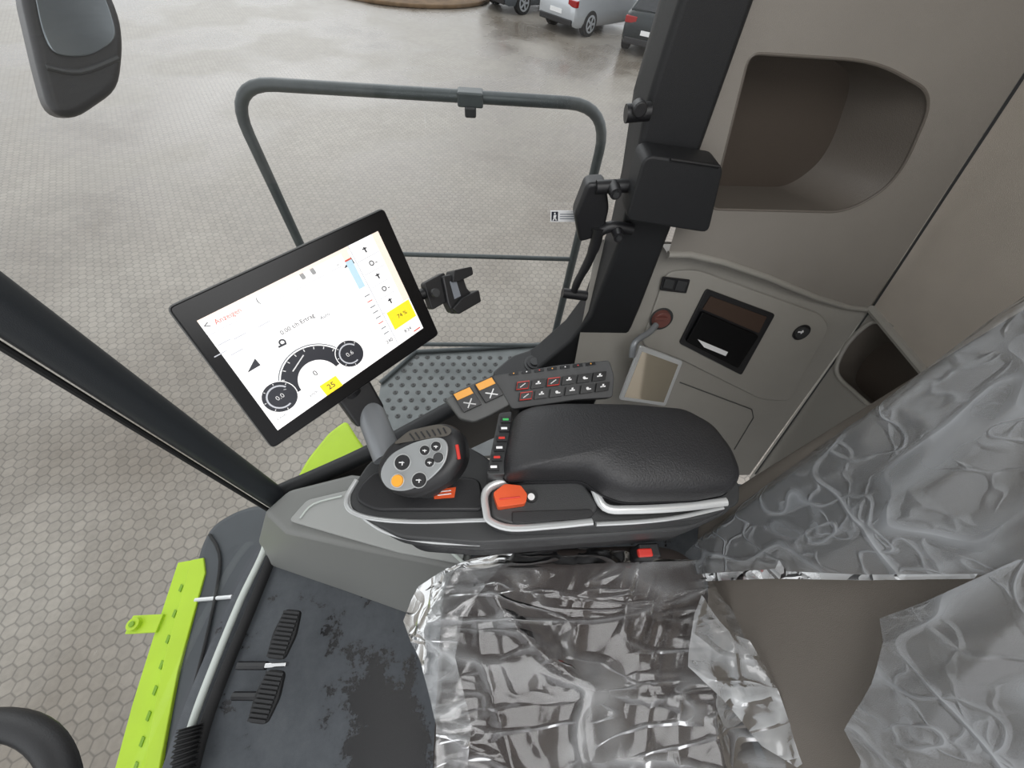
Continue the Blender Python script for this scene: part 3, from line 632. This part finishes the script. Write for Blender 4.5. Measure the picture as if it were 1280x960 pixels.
# phone holder
hc=mo(566,366,-.03)
e=empty('device_holder',hc,'black spring clamp device holder beside the display','holder')
hp=lambda u,v,h=-.02: mo(u,v,h)
slab('base_plate',roundc([hp(u,v) for u,v in [(530,354),(556,340),(564,374),(540,388)]],.006),-nn*.02,M_black,e,.003)
slab('cradle',roundc([hp(u,v,-.01) for u,v in [(553,345),(578,340),(584,360),(596,372),(588,384),(566,392),(560,380)]],.006),-nn*.025,M_black,e,.004)
slab('upper_jaw',roundc([hp(u,v,.0) for u,v in [(568,338),(590,333),(592,343),(576,351),(566,353)]],.004),-nn*.035,M_black,e,.003)
slab('lower_jaw',roundc([hp(u,v,.0) for u,v in [(578,372),(599,362),(602,377),(574,393),(566,386)]],.004),-nn*.035,M_black,e,.003)
b=MB(); c=hp(543,366,-.001); b.cyl(c,nn,.008,.008,M_dgrey,16); b.build('screw',e)
slab('label',[hp(u,v,-.009) for u,v in [(562,352),(570,350),(576,370),(568,374)]],nn*.0005,M_sg,e,0)
b=MB(); b.tube([mo(515,372,-.04),hp(538,364,-.035)],.011,M_black,12); b.build('link_arm',e)

# ============================================================ ARMREST CONSOLE
az=.80
e=empty('armrest_console',V((.1,.27,.31)),'dark grey operator armrest console with silver trim, joystick and key panels','armrest')
A=lambda u,v,z=az: Zp(u,v,z)
body=[A(u,v) for u,v in [(438,612),(462,575),(505,556),(560,545),(605,568),(640,600),(760,600),(925,612),(912,640),(862,662),(700,674),(600,680),(500,672),(462,652),(436,634)]]
slab('body',roundc(body,.02),V((0,0,-.06)),M_dgrey,e,.012,4)
slab('underbody',roundc([A(u,v,.74) for u,v in [(470,640),(560,600),(900,610),(905,640),(850,668),(600,688),(520,682)]],.02),V((0,0,-.06)),M_black,e,.015)
b=MB(); b.tube([A(u,v,az+.001) for u,v in [(446,600),(434,622),(438,638),(466,648),(520,652),(600,650),(615,650)]],.0048,M_silver,10,sm=6,flat=.8); b.build('silver_trim',e)
b=MB(); b.tube([A(u,v,az-.02) for u,v in [(448,642),(480,664),(530,676),(600,680)]],.004,M_silver,10,sm=6); b.build('silver_trim',e)
slab('front_tray',roundc([A(u,v,az+.002) for u,v in [(448,612),(470,590),(600,600),(606,640),(470,640),(446,628)]],.015),V((0,0,.010)),M_black,e,.005)
hz=.865
slab('side_panel',roundc([A(u,v,hz-.02) for u,v in [(610,600),(760,600),(925,600),(925,630),(880,648),(780,658),(640,662),(612,654)]],.015),V((0,0,-.05)),M_dgrey,e,.008)
slab('latch_housing',roundc([A(u,v,hz) for u,v in [(613,610),(640,603),(728,600),(750,634),(735,652),(640,657),(613,648)]],.012),V((0,0,-.05)),M_dgrey,e,.006)
b=MB(); b.tube([A(u,v,hz+.002) for u,v in [(740,652),(690,657),(640,660),(614,652),(608,640),(608,614),(636,602),(728,598),(741,608),(756,634),(790,637),(850,634),(908,627)]],.0075,M_silver,10,sm=5,flat=.7); b.build('silver_trim',e)
b=MB(); b.tube([A(u,v,hz-.012) for u,v in [(745,655),(800,652),(850,646),(903,634)]],.005,M_silver,10,sm=5,flat=.7); b.build('silver_trim',e)
b=MB(); b.prism(roundc([A(u,v,hz+.001) for u,v in [(616,620),(630,609),(650,611),(658,622),(656,633),(622,638)]],.004),V((0,0,.018)),M_orange)
b.tube([A(624,624,hz+.0195),A(650,621,hz+.0195)],.0015,M_red,6); b.build('release_lever',e,.004)
b=MB(); b.cyl(A(664,621,hz),Z,.011,.006,M_black,24); b.cyl(A(664,621,hz+.006),Z,.006,.001,M_white,20); b.build('lock_button',e)
slab('side_pocket',roundc([A(u,v,hz+.001) for u,v in [(640,640),(738,637),(742,643),(735,649),(640,654)]],.004),V((0,0,.003)),M_black,e,.001)
# pad
zz=.93
pd=[A(u,v,zz) for u,v in [(643,514),(660,505),(700,501),(790,502),(860,508),(897,528),(922,560),(933,588),(926,606),(885,614),(790,616),(762,606),(738,587),(660,588),(634,590),(632,570)]]
rr=roundc(pd,.016,4); pm=sum(rr,V())/len(rr)
vs=[]; fs=[]; nr=len(rr)
levels=[(1.0,-.07),(1.014,-.05),(1.012,-.03),(.988,-.012),(.955,-.003),(.89,.004),(.7,.010),(.4,.014),(.1,.015)]
for s_,dz in levels: vs+=[V((pm.x+(p.x-pm.x)*s_,pm.y+(p.y-pm.y)*s_,p.z+dz)) for p in rr]
for k in range(len(levels)-1): fs+=[[k*nr+i,k*nr+(i+1)%nr,(k+1)*nr+(i+1)%nr,(k+1)*nr+i] for i in range(nr)]
fs.append([(len(levels)-1)*nr+i for i in range(nr)]); fs.append(list(range(nr))[::-1])
b=MB(); b.add(vs,fs,M_pad); b.build('pad',e,angle=75)
b=MB(); b.tube([V((pm.x+(p.x-pm.x)*1.015,pm.y+(p.y-pm.y)*1.015,p.z-.050)) for p in rr],.0015,M_blackg,6,closed=True); b.build('pad_seam',e)
slab('pad_base',[V((pm.x+(p.x-pm.x)*.95,pm.y+(p.y-pm.y)*.95,p.z-.072)) for p in rr],V((0,0,-.055)),M_dgrey,e,.006)
sk=[(632,526),(630,537),(627,549),(624,561),(621,573),(617,585)]
ks=slab('key_strip',roundc([A(u,v,.90) for u,v in [(624,516),(640,514),(632,593),(608,593)]],.005),V((0,0,-.06)),M_dgrey,e,.003)
for i,(u,v) in enumerate(sk):
    b=MB(); c=A(u,v,.9); b.box(c+Z*.002,X*.009,Y*.0058,Z*.003,M_black); b.box(c+Z*.0055,X*.0055,Y*.0022,Z*.0003,[M_green,M_white,M_red,M_white,M_red,M_white][i],); b.build('key',ks,.0008)
# key panel
kn=V((0,-.42,.9)).normalized(); kp=lambda u,v,h=0: on(u,v,(V((.1,.40,.86))+kn*h,kn))
kpo=slab('key_panel',roundc([kp(u,v) for u,v in [(614,470),(700,456),(762,450),(768,470),(766,497),(720,500),(640,512),(626,490)]],.008),-kn*.025,M_kp,e,.005)
slab('key_panel_support',[kp(u,v,-.026) for u,v in [(640,475),(750,462),(750,492),(650,500)]],V((0,0,-.12)),M_black,e,.005)
for j,(v0,us) in enumerate([(482.5,[653,672,691,710,729,748]),(495.5,[657,676,695,714,733,752])]):
    for i,u in enumerate(us):
        v=v0-i*2.3; red=(j==0 and i in(0,2)) or (j==1 and i==0)
        c=kp(u,v,.001); kx=(kp(u+8,v-1,.001)-c); ky=(kp(u+.8,v-5.3,.001)-c)
        b=MB(); b.prism([c-kx-ky,c+kx-ky,c+kx+ky,c-kx+ky],kn*.008,M_blackg)
        d=c+kn*.0086
        if red:
            b.tube([d-kx*.9-ky*.85,d+kx*.9-ky*.85,d+kx*.9+ky*.85,d-kx*.9+ky*.85],.0013,M_red,6,closed=True)
            b.tube([d-kx*.4-ky*.4,d+kx*.35+ky*.4],.0009,M_white,6)
        elif i%2: b.box(d,kx*.4,ky*.14,kn*.0003,M_white); b.box(d+ky*.25,kx*.14,ky*.35,kn*.0003,M_white)
        else: b.cyl(d,kn,.0032,.0004,M_white,10); b.box(d+kx*.35-ky*.2,kx*.2,ky*.14,kn*.0003,M_white)
        b.build('key',kpo)
for i in range(7):
    c=kp(642+i*16,467-i*2.0,.001); b=MB(); kx=(kp(648+i*16,466.2-i*2.0,.001)-c)*.95; b.prism([c-kx-Y*.0035,c+kx-Y*.0035,c+kx+Y*.0035,c-kx+Y*.0035],kn*.003,M_black)
    b.cyl(c+kn*.003,kn,.0014,.0005,[M_amber,M_white,M_red][i%3],8); b.build('indicator',kpo)
rp=slab('rocker_plate',roundc([kp(u,v,.01) for u,v in [(556,500),(572,488),(612,470),(622,478),(638,506),(612,520),(592,528),(574,524)]],.006),-kn*.03,M_mgrey,e,.004)
for (u,v) in ((584,500),(611,488)):
    c=kp(u,v,.012); kx=kp(u+11,v-5,.012)-c; ky=kp(u-7,v-11,.012)-c
    b=MB(); b.prism([c-kx-ky,c+kx-ky,c+kx+ky,c-kx+ky],kn*.012,M_black)
    d=c+kn*.0125; b.prism([d-kx*.9+ky*.25,d+kx*.9+ky*.25,d+kx*.9+ky*.95,d-kx*.9+ky*.95],kn*.002,M_amber)
    b.tube([d-kx*.5-ky*.15,d+kx*.5-ky*.8],.0014,M_white,6); b.tube([d+kx*.45-ky*.1,d-kx*.4-ky*.8],.0014,M_white,6); b.build('rocker_key',rp,.0008)
slab('red_label',[A(u,v,az+.014) for u,v in [(541,613),(570,609),(568,622),(543,624)]],V((0,0,.001)),M_orange,e,0)
b=MB(); 
for w in (614,618): b.tube([A(547,w+1,az+.016),A(564,w-1,az+.016)],.001,M_white,5)
b.build('label_print',e)
b=MB(); b.box(V((.22,.285,.53)),X*.12,Y*.05,Z*.2,M_black); b.build('support_column',e,.02)

# joystick: part of the console
jn=V((-.15,-.25,.95)).normalized(); jc=A(520,580,.92); jp=lambda u,v,h=0: on(u,v,(jc+jn*h,jn))
J=slab('joystick',roundc([jp(u,v) for u,v in [(466,584),(480,556),(514,533),(556,525),(578,538),(581,572),(563,600),(528,618),(500,622),(474,608)]],.02,5),-jn*.07,M_black,e,.02,6)
fc=roundc([jp(u,v,.001) for u,v in [(474,592),(488,568),(520,552),(552,546),(562,556),(558,580),(536,602),(508,615),(484,612)]],.016,5)
slab('face',fc,jn*.004,M_face,J,.002)
b=MB(); b.cyl(A(536,600,az+.013),(jc-A(536,600,az)-Z*.03),.035,.05,M_dgrey,24,.028); b.build('stem',J,.006)
for u,v,r,m in [(503,578,.0125,M_black),(524,600,.0115,M_black),(497,601,.010,M_amber),(531,563,.008,M_black),(545,558,.008,M_black),(548,572,.0085,M_dgrey),(537,578,.0075,M_black)]:
    b=MB(); b.cyl(jp(u,v,.005),jn,r*1.12,.002,M_silver,24); b.cyl(jp(u,v,.007),jn,r,.004,m,24,r*.9)
    if m is M_black:
        d=jp(u,v,.0112); b.box(d,X*r*.45,Y*.0008,Z*.0002,M_white); b.box(d,X*.0008,Y*r*.4,Z*.0002,M_white)
    b.build('button',J,.0006)
slab('ribbed_top',roundc([jp(u,v,.0005) for u,v in [(490,556),(512,538),(550,530),(566,536),(562,545),(520,551)]],.01),jn*.002,mat('taupe_grip',(74,70,64),.5),J,.001)
b=MB()
for i in range(7): b.tube([jp(512+i*7,542-i*1.2,.003),jp(518+i*6.6,550-i*1.4,.003)],.0014,M_black,6)
b.build('grip_ribs',J)
b=MB(); b.tube([jp(571,556,.0),jp(574,574,-.002)],.003,M_red,8); b.build('side_button',J)

# ============================================================ SEAT
e=empty('operator_seat',V((.2,-.12,0)),'dark brown operator seat with grey-brown backrest, partly wrapped in film','seat')
def cush(p):
    k=abs(p.y)/.28
    if p.z>0: p.z+= .018*max(0,k-.55)*2 -.012*(1-k*k) - .03*max(0,-p.x-.2)*1.5
    if p.z>0 and abs(abs(p.y)-.15)<.012: p.z-=.008
    if p.z>0 and abs(p.x+.05)<.012: p.z-=.006
    return p
pillow('cushion',(V((.215,-.12,.54)),X,Y,Z),.30,.285,.085,M_seat,.32,e,cush,120,60)
Bu=V((.249,0,.968)); Bn=V((-.968,0,.249)); B0=V((.5,0,.6)); BP=(B0,Bn)
def bk(p):
    f=.74+.26*min(1,max(0,(p.y+.42)/.7)); p.x*=f
    k=abs(p.x)/.3
    if p.z>0: p.z+=.02*max(0,k-.5)-.006
    return p
bc=B0+Bu*.40-Bn*.055+Y*(-.02)
pillow('backrest',(bc,Y,Bu,Bn),.335,.42,.055,M_back,.28,e,bk,120,60)
pillow('backrest_shell',(bc-Bn*.06,Y,Bu,Bn),.32,.40,.05,M_black,.3,e,bk,48,24)
b=MB(); b.box(V((.22,-.12,.24)),X*.2,Y*.2,Z*.235,M_black); b.build('pedestal',e,.03)
bu=empty('seat_belt_buckle',Zp(806,691,.66),'black seat belt buckle with red release button','buckle')
b=MB(); b.box(Zp(806,691,.66),X*.022,Y*.014,Z*.03,M_black); b.build('housing',bu,.004)
b=MB(); b.box(Zp(806,691,.69),X*.015,Y*.008,Z*.006,M_red); b.build('release_button',bu,.003)

# films
DB=[(1.0,3,6,.7),(1.25,5,6,.55),(.7,6,6,.4),(1.1,11,6,.3),(1.3,19,6,.14)]
def fb(y,s):
    p=B0+Y*y+Bu*s; k=max(0,y-(.15+.16*min(1,s/.7)))
    return p+Bn*(.014+.026*crease(y,s,.3,DB)-k*1.2)
def bco(u,v):
    p=on(u,v,BP)-B0; return (p.y,p.dot(Bu))
f=empty('backrest_film',B0+V((0,0,.1)),'crumpled translucent protective film wrapped over the seat backrest','plastic film')
o1=[bco(u,v) for u,v in [(1360,310),(1280,372),(1235,402),(1180,450),(1130,490),(1090,520),(1020,558),(960,590),(925,618),(880,662),(862,692),(866,712),(886,724),(980,718),(1100,722),(1244,719),(1300,700),(1360,690)]]
sheet('upper_sheet',o1,fb,.0055,M_film2,f)
o2=[bco(u,v) for u,v in [(1240,722),(1175,752),(1120,772),(1128,800),(1110,852),(1092,885),(1080,908),(1100,945),(1096,990),(1380,990),(1360,690),(1290,700)]]
sheet('lower_sheet',o2,lambda y,s: fb(y,s)+Bn*.006,.0055,M_film2,f)
o3=[bco(u,v) for u,v in [(878,718),(985,711),(990,700),(1000,714),(1100,718),(1244,717),(1240,723),(1100,725),(980,723),(880,727)]]
sheet('folded_edge',o3,lambda y,s: fb(y,s)+Bn*.012,.005,M_film3,f)
DC=[(2.2,3,6,.6),(1.5,4.5,6,.6),(.9,6,6,.45),(2.7,7,6,.4),(1.9,12,6,.3),(1.2,20,6,.16)]
def fc_(x,y):
    h=.006; h-=max(0,-.07-x)**1.3*1.6; h-=max(0,y-.12)**1.2*1.4
    return V((x,y,.630+h+.034*crease(x,y,2.7,DC)))
f=empty('cushion_film',V((.2,-.1,.63)),'clear crinkled protective film draped over the seat cushion','plastic film')
co=lambda u,v,z=.62: tuple(Zp(u,v,z)[:2])
o4=[co(u,v) for u,v in [(500,775),(512,748),(522,732),(560,712),(590,700),(640,692),(720,682),(780,690),(800,700),(872,702),(890,740),(930,790),(960,850),(1003,945),(1000,1010),(560,1010),(545,960),(548,900),(528,830),(520,790)]]
sheet('sheet',o4,fc_,.0055,M_film,f)
o5=[co(u,v,.66) for u,v in [(862,768),(872,745),(905,792),(925,800),(955,850),(975,900),(1004,942),(985,955),(945,930),(900,880),(850,832)]]
sheet('bunched_edge',o5,lambda x,y: V((x,y,.672+.04*crease(x*1.4,y*1.4,5.7,DC))),.005,M_film3,f)
o6=[co(u,v,.63) for u,v in [(500,775),(512,748),(522,732),(590,700),(640,694),(610,730),(580,770),(570,820),(590,900),(580,1000),(550,1000),(548,900),(528,830)]]
sheet('front_fold',o6,lambda x,y: fc_(x,y)+V((0,0,.010+.016*crease(x*1.5,y*1.5,8,DC))),.005,M_film4,f)

# ============================================================ PEDALS, WHEEL, HOSE
def pedal(c0,c1,w,lab):
    a=Zp(*c0,.13); d=Zp(*c1,.13); ax=(d-a); L_=ax.length; ax.normalize(); sd=Z.cross(ax)
    p=empty('pedal',(a+d)/2,lab,'pedal','floor pedals'); m=(a+d)/2
    out=roundc([m-ax*L_/2-sd*w*.7,m-ax*L_/2+sd*w*.7,m+sd*w,m+ax*L_/2+sd*w*.75,m+ax*L_/2-sd*w*.75,m-sd*w],.012)
    slab('tread',out,V((0,0,-.018)),M_rub,p,.004)
    b=MB()
    for i in range(11):
        t=-.44+.088*i; b.box(m+ax*L_*t+Z*.002,sd*w*.72,ax*.0035,Z*.003,M_black)
    b.build('grip_ribs',p,.001)
    b=MB(); b.tube([m-Z*.015,m-Z*.06+V((-.03,0,0)),V((m.x-.06,m.y,.009))],.009,M_black,10); b.build('lever_arm',p)
pedal((366,762),(343,824),.034,'black ribbed rubber accelerator pedal on the cab floor')
pedal((345,838),(320,905),.034,'black ribbed rubber floor pedal beside the accelerator')
e=empty('pedal_bracket',Zp(345,830,.02),'small chrome pivot bracket between the floor pedals','bracket')
b=MB(); b.box(Zp(346,831,.10),X*.03,Y*.006,Z*.012,M_chrome); b.build('pivot',e,.003)
for a in ((298,832),(292,870)):
    b=MB(); b.tube([Zp(a[0],a[1],.03),Zp(a[0]+35,a[1],.05)],.011,M_black,8); b.build('rod',e)
b=MB(); sp=[Zp(u,v,.06) for u,v in [(238,908),(232,940),(226,985)]]; sp=crom(sp,24,False)
b.tube(sp,[.03 if i%4<2 else .024 for i in range(len(sp))],M_rub,16); top(b.build('corrugated_hose'),'black corrugated hose rising beside the floor edge','hose')
swc=V((-.596,-.2,.85))
e=empty('steering_wheel',swc,'black steering wheel at the cab front','steering wheel')
b=MB(); R_=.145; b.tube([swc+V((R_*math.cos(t),R_*math.sin(t),0)) for t in [i*math.pi/32 for i in range(64)]],.016,M_black,16,closed=True); b.build('rim',e)
for k in range(3):
    t=math.pi*.5+k*2*math.pi/3; b=MB(); d=V((math.cos(t),math.sin(t),0)); b.tube([swc+d*.03-Z*.015,swc+d*.14],.012,M_dgrey,10,flat=.6); b.build('spoke',e)
b=MB(); b.cyl(swc-Z*.03,Z,.05,.035,M_black,32,.042); b.build('hub',e,.006)
b=MB(); b.tube([swc-Z*.03,V((-.72,-.38,.03))],.035,M_black,20); b.build('column',e)

# ============================================================ LIGHT AND CAMERA
w=bpy.data.worlds.new('overcast'); scene.world=w; w.use_nodes=True
w.node_tree.nodes['Background'].inputs[0].default_value=(.96,.97,1,1); w.node_tree.nodes['Background'].inputs[1].default_value=1.4
sd_=bpy.data.lights.new('hazy_sun','SUN'); sd_.energy=.5; sd_.angle=math.radians(40); so=bpy.data.objects.new('hazy_sun',sd_); COL.objects.link(so)
so.rotation_euler=(math.radians(-50),math.radians(-30),0)
dl=bpy.data.lights.new('added_cab_fill','AREA'); dl.energy=12; dl.shape='RECTANGLE'; dl.size=.9; dl.size_y=.8; do=bpy.data.objects.new('added_cab_fill',dl); do.location=(.2,-.2,1.94); COL.objects.link(do)  # unseen fill light, added under the headliner to brighten the cab interior
cam=bpy.data.cameras.new('camera'); cam.sensor_width=36; cam.lens=36*F/1280; cam.clip_start=.01; cam.clip_end=500
co_=bpy.data.objects.new('camera',cam); COL.objects.link(co_)
Rm=Matrix((XA,YA,ZA)).to_4x4(); co_.matrix_world=Matrix.Translation(EYE)@Rm
scene.camera=co_
